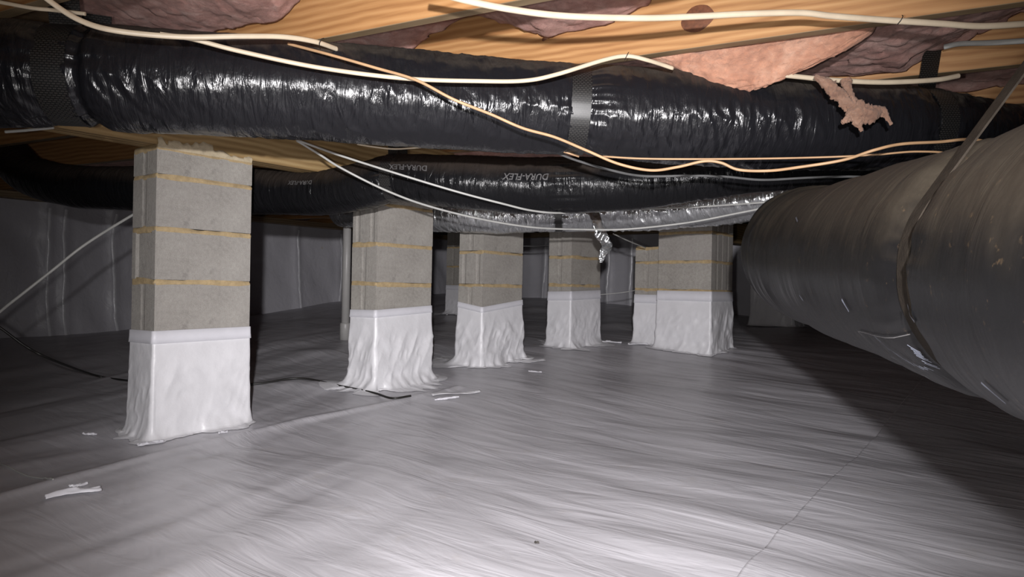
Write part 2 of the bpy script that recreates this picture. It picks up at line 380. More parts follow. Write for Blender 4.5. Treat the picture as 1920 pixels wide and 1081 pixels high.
we, _ = wall('wall_end', uv(UE, VB), -V, 13, 0.15, JB + .01, -U, 11, 'far end wall covered with plastic sheeting', seams)
# timber plate over the sheeting and a tape band just under it
for (nm, o_, al, L, out_) in (('sill_plate', uv(-4, VB), U, 14, -V), ('sill_plate', uv(UE, VB), -V, 13, -U)):
    me = box_mesh('sill', 0, L, -0.04, 0.12, -0.06, 0.0, 0.003)
    pl = link(nm, me, wb if al is U else we, M['wood_under']); pl.location = Vector((o_.x, o_.y, JB)) + out_ * 0.12; pl.rotation_euler.z = math.atan2(al.y, al.x)

# ------------------------------------------------------------ girder, joists, subfloor
GV0, GV1, GZ = 2.70, 2.815, 1.125
g = empty('floor_girder', uv(-3, GV0, GZ), RZU)
tag(g, 'long built-up wooden girder resting on the row of block piers', 'beam')
for k in range(3):
    link('beam_board', box_mesh('beam_board', 0, 10.8, 0.0385 * k, 0.0385 * k + 0.037, 0, JB - GZ - 0.001, 0.002), g, M['wood_girder']).location = (0, 0, 0)
NJS = [0.53, 1.07, 1.615, 2.16, 2.74] + [2.74 + 0.56 * k for k in range(1, 10)]
jm = None
lab = {1.615: 'first pine joist in view, crossing the top middle with insulation over its left end',
       2.16: 'pine joist with a dark oval knot at the top of the view',
       2.74: 'pine joist at right carrying a short white cable, behind the peach insulation',
       3.30: 'short stretch of pine joist seen behind the dusty strap at right'}
JOIST = {}
for n in NJS:
    me = box_mesh('floor_joist', -2.6, 9.0, 0, 0.038, 0, 0.235, 0.0015)
    me.materials.append(M['wood']); me.materials.append(M['wood_under'])
    for p in me.polygons:
        if p.normal.z < -0.5: p.material_index = 1
    o = link('floor_joist', me); o.rotation_euler.z = RZJ
    o.location = sn(0, n + 0.038, JB)        # local +y points towards the camera side
    key = min(lab, key=lambda k: abs(k - n))
    if abs(key - n) < 0.02: tag(o, lab[key], 'joist', 'floor joists overhead')
    elif n < 0.6: tag(o, "pine joist above the photographer's head, outside the picture", 'joist', 'floor joists overhead')
    elif n < 1.2: tag(o, 'pine joist in the top left corner beside the drooping mauve batt', 'joist', 'floor joists overhead')
    else: tag(o, 'pine floor joist in the shadowed part of the crawl space ceiling', 'joist', 'floor joists overhead')
    JOIST[round(n, 2)] = o
sf = link('ceiling', box_mesh('ceiling', -9, 11, -9, 9, JB + 0.235, JB + 0.26), None, M['subfloor']); tag(sf, 'subfloor panels above the joists', None, None, 'structure')
sf.location = (0, 5, 0); sf.rotation_euler.z = RZJ
# knots
kj = JOIST[2.16]
def knot(px, py, n, w, h, parent):
    s, z = on_n(px, py, n - 0.002)
    a = np.linspace(0, 2 * math.pi, 26, endpoint=False); rr = np.array([0.0, 0.55, 0.85, 1.0])
    jit = 1 + 0.10 * vnoise(a * 1.5, px * 0.1)
    v = []
    for q, r_ in enumerate(rr):
        for t, j_ in zip(a, jit):
            p = sn(s + w * r_ * j_ * math.cos(t), n - 0.0018 * (1 - r_ ** 2) - 0.0008, z + h * r_ * j_ * math.sin(t) - 0.006 * r_ * math.cos(t)); v.append(p)
    o = link('knot', np_mesh('knot', [list(p) for p in v], grid_faces(4, 26, cv=True)), None, M['knot'])
    o.parent = parent; o.matrix_parent_inverse = (Matrix.Translation(parent.location) @ Matrix.Rotation(RZJ, 4, 'Z')).inverted()
    return o
knot(1308, 34, 2.16, 0.052, 0.040, kj); knot(1022, 70, 2.16, 0.012, 0.010, kj)

# ------------------------------------------------------------ insulation batts
def batt(n0, n1, s0, s1, zfun, m, label, cat='insulation', seed=0, name='insulation_batt', group=None, rough=1.0, ds=0.012, group_=None):
    ns_ = int((s1 - s0) / ds) + 1; nt_ = int((n1 - n0) / 0.012) + 1
    s_ = np.linspace(s0, s1, ns_); t_ = np.linspace(0, 1, nt_)
    S, T = np.meshgrid(s_, t_, indexing='ij'); Nn = n0 + T * (n1 - n0)
    z = zfun(S, T, Nn)
    z = z + rough * (0.012 * fbm(S * 5, Nn * 7, seed, 3) + 0.006 * ridge(S * 16, Nn * 22, seed + 1) + 0.0025 * vnoise(S * 60, Nn * 60, seed + 2))
    z = np.minimum(z, JB + 0.225)
    Sj = S + rough * 0.012 * vnoise(Nn * 40, S * 40, seed + 5)
    top = np.full_like(z, JB + 0.232)
    lower = np.stack([J.x * Sj + NJ.x * Nn, J.y * Sj + NJ.y * Nn, z], -1)
    upper = np.stack([J.x * S + NJ.x * Nn, J.y * S + NJ.y * Nn, top], -1)
    v = np.concatenate([lower.reshape(-1, 3), upper.reshape(-1, 3)])
    f1 = grid_faces(ns_, nt_)[:, ::-1]; off = ns_ * nt_
    f = [f1, grid_faces(ns_, nt_) + off]
    def strip(idx):
        idx = np.array(idx); return np.stack([idx[:-1], idx[1:], idx[1:] + off, idx[:-1] + off], -1)
    f += [strip([i * nt_ for i in range(ns_)]), strip([i * nt_ + nt_ - 1 for i in range(ns_)])[:, ::-1], strip(list(range(nt_)))[:, ::-1], strip([(ns_ - 1) * nt_ + j for j in range(nt_)])]
    o = link(name, np_mesh(name, v, np.concatenate(f)), None, m)
    return tag(o, label, cat, group)
def prof(pix, n):                     # table of (s, z) from pixels on the face of the next joist
    t = sorted(on_n(x, y, n) for x, y in pix)
    a = np.array([q[0] for q in t]); b = np.array([q[1] for q in t])
    return lambda S: np.interp(S, a, b)
GI = 'pink insulation batts between the joists'
# bay before the first joist: big mauve pink batt filling the top left corner
p0 = prof([(-100, 95), (60, 50), (200, 66), (330, 66), (420, 58), (470, 50), (520, 38), (552, 24), (566, 8), (580, -40)], 1.615)
batt(1.115, 1.600, -2.3, 2.6, lambda S, T, n: JB + 0.20 + (p0(S) - JB - 0.20) * sstep(-0.1, 0.9, T) + 0.0 * S, M['insul_old'], 'large mauve pink batt drooping in the top left corner above the cable', seed=1)
p1 = prof([(-200, 200), (300, 130), (640, 108), (760, 102), (790, 82), (830, 60), (880, 33), (905, 30), (950, 42), (1000, 64), (1035, 72), (1075, 60), (1120, 50), (1170, 36), (1215, 16), (1245, -8), (1400, -60), (2200, -260)], 2.16)
batt(1.66, 2.150, -2.3, 5, lambda S, T, n: JB + 0.21 + (p1(S) - JB - 0.21) * sstep(0.0, 0.95, T), M['insul_old'], 'pink batt tucked in the bay before the knotted joist', seed=2)
p2 = prof([(400, 215), (1000, 180), (1200, 150), (1500, 150), (1600, 145), (1690, 141), (1705, 128), (1740, 108), (1790, 86), (1830, 66), (1862, 54), (1900, 30), (2050, -20)], 2.74)
def z2(S, T, n):
    base = JB + 0.05 + (p2(S) - JB - 0.05) * sstep(0.1, 0.95, T)
    return base
batt(2.20, 2.728, -2.3, 6, z2, M['insul_old'], 'grey pink torn batt at right above the fluffy peach bulge', seed=3)
# fluffy bulge hanging under that bay
bs = [on_n(x, 120, 2.23)[0] for x in (1165, 1210, 1250, 1290, 1340, 1400, 1450, 1500, 1570, 1640)]
bz = [on_n(x, y, 2.23)[1] for x, y in ((1165, 95), (1210, 118), (1250, 128), (1290, 150), (1340, 166), (1400, 163), (1450, 152), (1500, 138), (1570, 118), (1640, 92))]
bs, bz = np.array(bs[::-1]), np.array(bz[::-1])
def bulge():
    ns_, na = 170, 90
    s_ = np.linspace(bs[0], bs[-1], ns_); a_ = np.linspace(0, 2 * math.pi, na, endpoint=False)
    S, A = np.meshgrid(s_, a_, indexing='ij')
    bot = np.interp(S, bs, bz); e = np.sin(np.linspace(0, math.pi, ns_))[:, None] ** 0.5
    top = JB + 0.035; h = (top - bot) / 2 * (0.15 + 0.85 * e); c = top - h
    w = (0.045 + 0.03 * vnoise(S * 6, 2.2)) * (0.3 + 0.7 * e)
    bumpy = 1 + 0.28 * fbm(S * 11, np.cos(A) * 1.7, np.sin(A) * 1.7, 4) + 0.06 * ridge(S * 30, np.cos(A) * 4, np.sin(A) * 4) + 0.03 * vnoise(S * 110, np.cos(A) * 12, np.sin(A) * 12)
    n = 2.262 + w * np.cos(A) * bumpy; z = c + h * np.sin(A) * bumpy
    v = np.stack([J.x * S + NJ.x * n, J.y * S + NJ.y * n, z], -1)
    o = link('hanging_insulation', np_mesh('hanging_insulation', v.reshape(-1, 3), grid_faces(ns_, na, cv=True)), None, M['insul_fluff'])
    tag(o, 'fluffy bright peach insulation bulging below the joists over the big black duct', 'insulation')
bulge()
batt(2.78, 3.285, -2.3, 6, lambda S, T, n: JB + 0.11 - 0.06 * T + 0.04 * vnoise(S * 2, 3), M['insul_old'], 'thin strip of batt behind the right joist and strap', seed=4, ds=0.03)
for k in range(8):
    n0 = 3.34 + 0.56 * k
    lbl = ['dark red batt behind the girder at the left', 'dim sagging batt further behind the girder', 'batt in deep shadow over the middle ducts', 'batt in deep shadow over the middle ducts'][min(k, 3)]
    batt(n0, n0 + 0.505, -4, 8, (lambda k: lambda S, T, n: JB + (0.005 if k < 3 else 0.05) - 0.02 * T + 0.035 * vnoise(S * 1.3, 7.7 + k) + 0.03 * vnoise(S * 4, 4.4 + k))(k), M['insul'], lbl, seed=6 + k, ds=0.04,
         group='shadowed insulation batts' if k > 1 else None)

# ------------------------------------------------------------ block piers
BL, BW, BH, CO = 0.397, 0.194, 0.192, 0.203
def block_mesh(h, kind):
    f = 0.030; r = 0.007
    def end(x, sgn):
        if kind == 0: return [(x, 0), (x, f), (x + sgn * r, f + 0.016), (x + sgn * r, BW - f - 0.016), (x, BW - f), (x, BW)]
        if kind == 1: return [(x, 0), (x, 0.078), (x + sgn * 0.003, 0.090), (x + sgn * 0.003, 0.104), (x, 0.116), (x, BW)]
        return [(x, 0), (x, 0.022), (x + sgn * .004, 0.032), (x + sgn * .004, 0.045), (x, 0.057), (x, 0.135), (x + sgn * .004, 0.146), (x + sgn * .004, 0.158), (x, 0.17), (x, BW)]
    pts = end(0, 1)[::-1] + end(BL, -1)
    bm = bmesh.new(); vs_ = [bm.verts.new((x, y, 0)) for x, y in pts]; face = bm.faces.new(vs_)
    ex = bmesh.ops.extrude_face_region(bm, geom=[face])
    for e in ex['geom']:
        if isinstance(e, bmesh.types.BMVert): e.co.z = h
    bmesh.ops.recalc_face_normals(bm, faces=bm.faces[:])
    hor = [e for e in bm.edges if abs(e.verts[0].co.z - e.verts[1].co.z) < 1e-6]
    bmesh.ops.bevel(bm, geom=hor, offset=0.002, segments=1, affect='EDGES')
    me = bpy.data.meshes.new('block'); bm.to_mesh(me); bm.free(); me.materials.append(M['block']); return me
BM = {(h, k): block_mesh(h, k) for h in (BH, 0.095) for k in (0, 1, 2)}

def rect_loop(x0, x1, y0, y1, n, r=0.006):
    """points and outward normals around a rounded rectangle"""
    w, d = x1 - x0 - 2 * r, y1 - y0 - 2 * r
    segs = [('l', (x0 + r, y0), (1, 0), w, (0, -1)), ('a', (x1 - r, y0 + r), -90, 0, 0), ('l', (x1, y0 + r), (0, 1), d, (1, 0)), ('a', (x1 - r, y1 - r), 0, 0, 0),
            ('l', (x1 - r, y1), (-1, 0), w, (0, 1)), ('a', (x0 + r, y1 - r), 90, 0, 0), ('l', (x0, y1 - r), (0, -1), d, (-1, 0)), ('a', (x0 + r, y0 + r), 180, 0, 0)]
    per = 2 * (w + d); P_, N_ = [], []
    for s in segs:
        if s[0] == 'l':
            k = max(2, int(n * s[3] / per))
            for i in range(k):
                t = i / k * s[3]; P_.append((s[1][0] + s[2][0] * t, s[1][1] + s[2][1] * t)); N_.append(s[4])
        else:
            for i in range(5):
                a = math.radians(s[2] + 90 * i / 5); P_.append((s[1][0] + r * math.cos(a), s[1][1] + r * math.sin(a))); N_.append((math.cos(a), math.sin(a)))
    return np.array(P_), np.array(N_)
def band(name, x0, x1, y0, y1, z0, z1, seed, amp_o, amp_z, n=110, rows=5, base=0.0005, cap=True):
    Pp, Nn = rect_loop(x0, x1, y0, y1, n); k = len(Pp); out = []
    q = np.arange(k) / k * 2 * (x1 - x0 + y1 - y0)
    for r_ in range(rows):
        t = r_ / (rows - 1); b = math.sin(math.pi * t)
        off = (base + amp_o * (0.55 + 0.45 * vnoise(q * 30, r_ * 0.9, seed))) * b - 0.001 * (1 - b)
        zz = z0 + (z1 - z0) * t + amp_z * fbm(q * 14, t * 1.0 + 9, seed + 3, 3) * (1 if t > 0.5 else -0.6) * (b < 0.99)
        out.append(np.concatenate([Pp + Nn * off[:, None], zz[:, None]], 1))
    return np_mesh(name, np.stack(out, 0).reshape(-1, 3), grid_faces(rows, k, cv=True))

def wrap_mesh(x0, x1, y0, y1, topf, root_loc, rz, seed, fold, flare, z_off=0.0, rows=52, n=230):
    Pp, Nn = rect_loop(x0 - .003, x1 + .003, y0 - .003, y1 + .003, n, 0.008); k = len(Pp)
    c, s = math.cos(rz), math.sin(rz)
    q = np.cumsum(np.r_[0, np.hypot(*(np.diff(Pp, axis=0)).T)])
    top = topf(Pp[:, 0] - x0, Pp[:, 1] - y0)
    out = []
    for r_ in range(rows):
        t = r_ / (rows - 1)
        g_ = 0.15 + 0.85 * sstep(0.12, 0.5, t)
        # diagonal gathers near the tape, vertical folds below
        nz = 0.28 * ridge(q * 26 + 4 * t, t * 9, seed + 9) * sstep(0.2, 0.4, t) + 0.55 * ridge(q * 10 + 2.0 * t, t * 2.2, seed) + 0.30 * vnoise(q * 22 - t * 6, t * 5, seed + 1) + 0.35 * vnoise(q * 5, t * 3, seed + 2)
        off = 0.002 + fold * g_ * (0.45 + 0.55 * nz)
        off = np.maximum(off, 0.001)
        b = np.clip((t - 0.78) / 0.22, 0, 1)
        fl_ = flare * (b ** 2.4) * (0.55 + 0.55 * vnoise(q * 7, 1.1, seed + 4) + 0.30 * vnoise(q * 30, 2.1, seed + 5))
        off = off + np.maximum(fl_, 0) + 0.010 * b
        xy = Pp + Nn * off[:, None]
        wx = root_loc[0] + xy[:, 0] * c - xy[:, 1] * s; wy = root_loc[1] + xy[:, 0] * s + xy[:, 1] * c
        gz = from_grid(wx, wy) - root_loc[2] + 0.002
        tt = 1 - (1 - t) ** 1.15 if False else t
        zz = top + (gz - top) * min(1, tt / 0.93) if t < 0.93 else gz + 0.004 * (1 - (t - 0.93) / 0.07) + 0.006 * np.maximum(0, vnoise(q * 40, t * 20, seed + 7)) * (t < 0.99)
        zz = zz + 0.004 * vnoise(q * 30, t * 12, seed + 8) * (t > 0.05) * (t < 0.9)
        out.append(np.concatenate([xy, np.asarray(zz)[:, None]], 1))
    return np_mesh('plastic_wrap', np.stack(out, 0).reshape(-1, 3), grid_faces(rows, k, cv=True)[:, ::-1])

def pier(corner_uv, z0, label, wrap_top, kinds, seed, double=False, top=GZ, fold=0.007, flare=0.05, name='block_pier', tape_h=0.045, group=None, rot=0.0):
    u0, v0 = corner_uv; loc = uv(u0, v0, z0)
    root = empty(name, loc, RZU + rot); tag(root, label, 'pier', group)
    x1, y1 = (BL, BW) if not double else (BL, BL)
    fzb = min(fz(*uv(u0 + a, v0 + b).xy) for a in (0, x1) for b in (0, y1)) - z0
    k = 0; z = 0.0
    while z < top - z0 - 0.02:
        h = BH if z + BH <= top - z0 + 0.02 else 0.095
        if z + CO > fzb:
            cells = [(0, 0, 0)] if not double else [(BW, 0, math.pi / 2), (BW * 2 + 0.009, 0, math.pi / 2)]
            for (bx, by, br) in cells:
                o = link('block', BM[(h, kinds[k % len(kinds)])], root)
                o.location = (bx + random.uniform(-.0015, .0015), by + random.uniform(-.0015, .0015), z + 0.0055); o.rotation_euler.z = br
            zt = z + h + 0.011
            if zt < top - z0 + 0.02:
                link('mortar_joint', band('mortar_joint', 0, x1, 0, y1, z + h - 0.005, z + h + 0.0185, seed + k * 7, 0.0030, 0.0085, base=0.0010), root, M['mortar'])
        z += h + 0.011; k += 1
    if wrap_top:
        w = link('plastic_wrap', wrap_mesh(0, x1, 0, y1, wrap_top, tuple(loc), RZU + rot, seed, fold, flare), root, M['wrap'])
        # tape band at the top of the wrap
        Pp, Nn = rect_loop(-.003, x1 + .003, -.003, y1 + .003, 160, 0.008); tp = wrap_top(Pp[:, 0], Pp[:, 1])
        rows = [np.concatenate([Pp + Nn * off, (tp + dz)[:, None]], 1) for off, dz in ((0.0, 0.004), (0.0045, 0.003), (0.0052, -tape_h / 2), (0.0075, -tape_h), (0.003, -tape_h - .001))]
        link('tape_band', np_mesh('tape_band', np.stack(rows, 0).reshape(-1, 3), grid_faces(5, len(Pp), cv=True)[:, ::-1]), root, M['tape'])
    return root
P1 = pier((1.243, 2.697), -0.005, 'nearest and tallest looking block pier at left with white wrapped foot', lambda x, y: 0.415 + 0.012 * x - 0.02 * y + 0 * x, [0, 0, 1, 0, 1, 1], 21, fold=0.009, flare=0.08)
P2 = pier((2.349, 2.711), 0.004, 'second block pier from the left, with bright white wrap above the black cord end', lambda x, y: 0.470 + 0.05 * x - 0.02 * y, [1, 1, 1, 1, 2, 1], 33, fold=0.016, flare=0.15, tape_h=0.035)
P3 = pier((3.19, 2.719), 0.008, 'third block pier with V shaped top edge on its crumpled white wrap', lambda x, y: 0.472 + 0.11 * x + 0.14 * y, [2, 2, 1, 2, 1, 1], 47, fold=0.020, flare=0.18, tape_h=0.03)
P4 = pier((4.12, 2.69), 0.020, 'fourth block pier, behind the hanging strip of foil tape', lambda x, y: 0.562 + 0.03 * x - 0.03 * y, [1, 2, 1, 1, 1, 1], 51, fold=0.012, flare=0.15, tape_h=0.06)
P5 = pier((4.58, 1.85), 0.0, 'wide double block pier beside the large dusty duct', lambda x, y: 0.600 + 0 * x, [1, 1, 0, 1, 1, 1], 63, double=True, top=JB, fold=0.016, flare=0.09, tape_h=0.065)
P6 = pier((4.72, 2.31), 0.002, 'low slender block pier tucked behind the left edge of the wide double pier', lambda x, y: 0.565 + 0 * x, [1], 71, top=0.93, fold=0.010, flare=0.04, tape_h=0.06)
# dim piers far behind
xw = P(836, 600, 7.4)
P7 = pier((xw.dot(U), xw.dot(V) - 0.19), 0.0, 'dim block pier far behind the gap between second and third piers', lambda x, y: 0.61 + 0 * x, [1], 81, top=JB, fold=0.006, flare=0.10)
xw = P(1400, 600, 7.0)
P8 = pier((xw.dot(U) - 0.1, xw.dot(V) - 0.47), 0.0, 'fully wrapped grey pier under the large dusty duct', lambda x, y: 1.2 + 0 * x, [1], 91, double=True, top=JB, fold=0.012, flare=0.08)

# mortar squeezed out on the girder above the first pier
def smear():
    n, rows = 130, 6; u_ = np.linspace(0.0, BL - 0.004, n); out = []
    h = 0.016 + 0.012 * (vnoise(u_ * 16, 2.2) + 0.8 * vnoise(u_ * 60, 3.1)) + 0.014 * (u_ < 0.22) * (u_ > 0.04)
    h = np.maximum(h, 0.003)
    for r_ in range(rows):
        t = r_ / (rows - 1)
        y = -0.0015 - 0.006 * math.sin(math.pi * min(1, t * 0.9 + 0.1)) * (0.7 + 0.3 * vnoise(u_ * 40, r_)) + (0.006 if r_ == rows - 1 else 0)
        out.append(np.stack([u_, y * np.ones(n), (GZ + 0.005 - 0.012) + (h + 0.012) * t], -1))
    return np_mesh('mortar_smear', np.stack(out, 0).reshape(-1, 3), grid_faces(rows, n))
link('mortar_smear', smear(), P1, M['mortar_pale'])

# vertical white pipe behind the second pier
def lathe(name, prof_, n=20):
    a = np.linspace(0, 2 * math.pi, n, endpoint=False); v = [[r * math.cos(t), r * math.sin(t), z] for r, z in prof_ for t in a]
    return np_mesh(name, v, grid_faces(len(prof_), n, cv=True)[:, ::-1])
pp = P(648, 590, 5.1); pz = zsurf(pp.x, pp.y)
pr = empty('drain_pipe', (pp.x, pp.y, pz)); tag(pr, 'upright white plastic pipe half hidden behind the second pier', 'pipe')
link('pipe_tube', lathe('pipe_tube', [(0.0, 0), (0.030, 0), (0.030, JB - pz), (0, JB - pz)]), pr, M['pvc'])
link('pipe_coupling', lathe('pipe_coupling', [(0.030, 0.0), (0.040, 0.0), (0.040, 0.115), (0.037, 0.125), (0.030, 0.127)]), pr, M['pvc'])

# ------------------------------------------------------------ ducts
def catmull(pts, n):
    pts = [np.array(p, float) for p in pts]; pts = [2 * pts[0] - pts[1]] + pts + [2 * pts[-1] - pts[-2]]
    out = []
    for i in range(1, len(pts) - 2):
        p0, p1, p2, p3 = pts[i - 1:i + 3]
        for t in np.linspace(0, 1, 24, endpoint=False):
            out.append(0.5 * ((2 * p1) + (p2 - p0) * t + (2 * p0 - 5 * p1 + 4 * p2 - p3) * t * t + (3 * p1 - p0 - 3 * p2 + p3) * t ** 3))
    out.append(pts[-2]); out = np.array(out)
    L = np.r_[0, np.cumsum(np.linalg.norm(np.diff(out, axis=0), axis=1))]
    s = np.linspace(0, L[-1], n); return np.stack([np.interp(s, L, out[:, k]) for k in range(3)], 1), L[-1]
class Duct:
    def __init__(self, pts, radii, ds=0.0045, na=150, pinch=(), flat=0.0):
        m = len(pts); P4_ = [(*p, r) for p, r in zip(pts, radii)]
        L0 = catmull([p for p in pts], 400)[1]; self.n = int(L0 / ds)
        self.C, self.L = catmull(pts, self.n); rr = [np.linalg.norm(self.C - np.array(p), axis=1).argmin() for p in pts]
        self.R = np.interp(np.arange(self.n), rr, radii); self.s = np.linspace(0, self.L, self.n); self.na = na
        T = np.gradient(self.C, axis=0); T /= np.linalg.norm(T, axis=1)[:, None]; k = np.ones(25) / 25
        up_ = np.array([0, 0, 1.0]); Uu = up_[None] - T * (T @ up_)[:, None]; Uu /= np.linalg.norm(Uu, axis=1)[:, None]
        self.T, self.U, self.S = T, Uu, np.cross(T, Uu)
        self.pinch = [(self.at_px(x) if x > 50 else x, a, w) for x, a, w in pinch]
        self.lift = np.zeros(self.n)
    def at_px(self, px):
        r = self.C - np.array(CAM); x = W / 2 + F * (r @ np.array(rt)) / (r @ np.array(fw))
        return self.s[np.abs(x - px).argmin()]
    def disp(self, S, A): return 0 * S
    def radius(self, S, A):
        R = np.interp(S, self.s, self.R)
        for s0, a, w in self.pinch: R = R * (1 - a * np.exp(-((S - s0) / w) ** 2))
        return R + self.disp(S, A)
    def surf(self, S, A, off=0.0):
        S = np.asarray(S, float); A = np.asarray(A, float); S, A = np.broadcast_arrays(S, A)
        R = self.radius(S, A) + off
        def ip(M_): return np.stack([np.interp(S, self.s, M_[:, k]) for k in range(3)], -1)
        return ip(self.C) + R[..., None] * (np.cos(A)[..., None] * ip(self.U) + np.sin(A)[..., None] * ip(self.S))
    def mesh(self, name):
        a = np.linspace(0, 2 * math.pi, self.na, endpoint=False)
        Sg, A = np.meshgrid(self.s, a, indexing='ij')
        v = self.surf(Sg, A).reshape(-1, 3); f = grid_faces(self.n, self.na, cv=True)
        me = np_mesh(name, v, f); u = me.uv_layers.new(name='UVMap'); vi = np.zeros(len(me.loops), np.int32); me.loops.foreach_get('vertex_index', vi)
        r0 = float(self.R.mean()); ai = (vi % self.na).reshape(-1, 4).astype(float); wrapq = (ai.max(1) - ai.min(1)) > self.na / 2
        ai[wrapq] = np.where(ai[wrapq] < self.na / 2, ai[wrapq] + self.na, ai[wrapq])
        u.data.foreach_set('uv', np.stack([self.s[vi // self.na], ai.ravel() / self.na * 2 * math.pi * r0], 1).astype(np.float32).ravel()); return me
def crinkle(duct, amp, fs, fa, slant, seed, pin=1.0, coarse=0.0):
    def d(S, A):
        c, s_ = np.cos(A) * fa, np.sin(A) * fa
        SS = S + slant * np.sin(A + 0.6) * 0.1 + 0.012 * vnoise(S * 9, c, s_ + seed)
        k = 0.55 + 0.45 * vnoise(S * 5, c * 0.8, s_ * 0.8 + seed)
        r = amp * k * (1.0 * ridge(SS * fs, c, s_ + seed) + 0.5 * vnoise(SS * fs * 2.3, c * 1.8, s_ * 1.8 + seed + 3) + 0.25 * vnoise(SS * fs * 5, c * 3, s_ * 3 + 5))
        r = r + coarse * vnoise(S * 6, c * 0.7, s_ * 0.7 + seed + 8)
        for s0, a_, w in duct.pinch:
            e = np.exp(-((S - s0) / (w * 2.2)) ** 2)
            r = r + pin * 0.006 * e * ridge(A * 6 + seed, S * 4, 2.0)
        return r
    duct.disp = d
def strap(name, duct, s0, a0, a1, width, label, ends=None, mtl='webbing', cat='strap', bot=0.0035, extra=None):
    """webbing strip laid round a duct, carried on upwards to end points"""
    n = 90; A = np.linspace(a0, a1, n); mid = duct.surf(np.full(n, s0), A, bot + 0.004)
    ctr = np.array([np.interp(s0, duct.s, duct.C[:, k]) for k in range(3)])
    T = np.array([np.interp(s0, duct.s, duct.T[:, k]) for k in range(3)])
    rad = np.linalg.norm(mid - ctr, axis=1); rs = np.convolve(np.pad(rad, 6, mode='edge'), np.ones(13) / 13, 'valid')
    mid = ctr + (mid - ctr) / rad[:, None] * np.maximum(rs, rad * 0.985)[:, None]
    path = [*mid]; w = [T] * n
    if ends:
        if ends[0] is not None:
            e = np.array(ends[0]) if len(ends[0]) == 3 else mid[0] + np.array([0, ends[0][0], ends[0][1]]); path = [e + (mid[0] - e) * t for t in np.linspace(0, 1, 14, endpoint=False)] + path; w = [T] * 14 + w
        if ends[1] is not None:
            e = np.array(ends[1]); path = path + [mid[-1] + (e - mid[-1]) * t for t in np.linspace(0, 1, 15)[1:]]; w = w + [T] * 14
    path = np.array(path); w = np.array(w); tn = np.gradient(path, axis=0); tn /= np.linalg.norm(tn, axis=1)[:, None]
    w = w - tn * (w * tn).sum(1)[:, None]; w /= np.linalg.norm(w, axis=1)[:, None]; nn = np.cross(tn, w); m = len(path); th = 0.0014
    ring = [path - w * width / 2 - nn * th, path + w * width / 2 - nn * th, path + w * width / 2 + nn * th, path - w * width / 2 + nn * th]
    v = np.stack(ring, 1).reshape(-1, 3); me = np_mesh(name, v, grid_faces(m, 4, cv=True), smooth=True)
    me.set_sharp_from_angle(angle=0.9)
    uvl = me.uv_layers.new(name='UVMap'); L = np.r_[0, np.cumsum(np.linalg.norm(np.diff(path, axis=0), axis=1))]
    vi = np.zeros(len(me.loops), int); me.loops.foreach_get('vertex_index', vi)
    uvs = np.stack([np.where(np.isin(vi % 4, (1, 2)), width, 0.0), L[vi // 4]], 1); uvl.data.foreach_set('uv', uvs.astype(np.float32).ravel())
    return tag(link(name, me, None, M[mtl]), label, cat)
def place_text(duct, body, s0, a0, size, material, parent, flip=True, name='printed_name', shear=0.0):
    cu = bpy.data.curves.new('t', 'FONT'); cu.body = body; cu.size = size; cu.align_x = 'CENTER'; cu.align_y = 'CENTER'; cu.resolution_u = 3; cu.shear = shear; cu.space_character = 1.03; cu.offset = 0.0007
    to = bpy.data.objects.new('t', cu); COL.objects.link(to); dg = bpy.context.evaluated_depsgraph_get()
    me = bpy.data.meshes.new_from_object(to.evaluated_get(dg)); bpy.data.objects.remove(to)
    bm = bmesh.new(); bm.from_mesh(me)
    bmesh.ops.triangulate(bm, faces=bm.faces[:]); bmesh.ops.subdivide_edges(bm, edges=[e for e in bm.edges if e.calc_length() > 0.006], cuts=2, use_grid_fill=False); bmesh.ops.triangulate(bm, faces=bm.faces[:])
    co = np.array([v.co[:] for v in bm.verts]); sg = -1 if flip else 1
    r0 = float(np.interp(s0, duct.s, duct.R))
    S = s0 + sg * co[:, 0]; A = a0 - sg * co[:, 1] / r0
    p = duct.surf(S, A, 0.0035)
    for v, q in zip(bm.verts, p): v.co = q
    bm.to_mesh(me); bm.free(); me.materials.clear()
    return link(name, me, parent, material)

# --- big upper duct in front of the first pier
D1 = Duct([P(-330, 140, 1.95), P(-120, 140, 1.97), P(55, 139, 2.0), P(300, 152, 2.06), P(600, 172, 2.17), P(900, 196, 2.28), P(1080, 206, 2.31), P(1300, 222, 2.31), P(1500, 236, 2.32), P(1660, 238, 2.36), P(1770, 238, 2.42), P(1900, 255, 2.55), P(2050, 280, 2.75)],
          [.147, .150, .147, .150, .150, .150, .146, .152, .146, .140, .118, .098, .09], ds=0.0040, na=170, pinch=[(132, 0.12, 0.055), (178, 0.12, 0.018), (1090, 0.09, 0.045), (1722, 0.08, 0.05)])
crinkle(D1, 0.0052, 28, 2.6, 0.6, 5, pin=0.5, coarse=0.004)
d1 = tag(link('flex_duct', D1.mesh('flex_duct'), None, M['black_film']), 'large glossy black flexible duct running across the whole top of the view', 'duct')
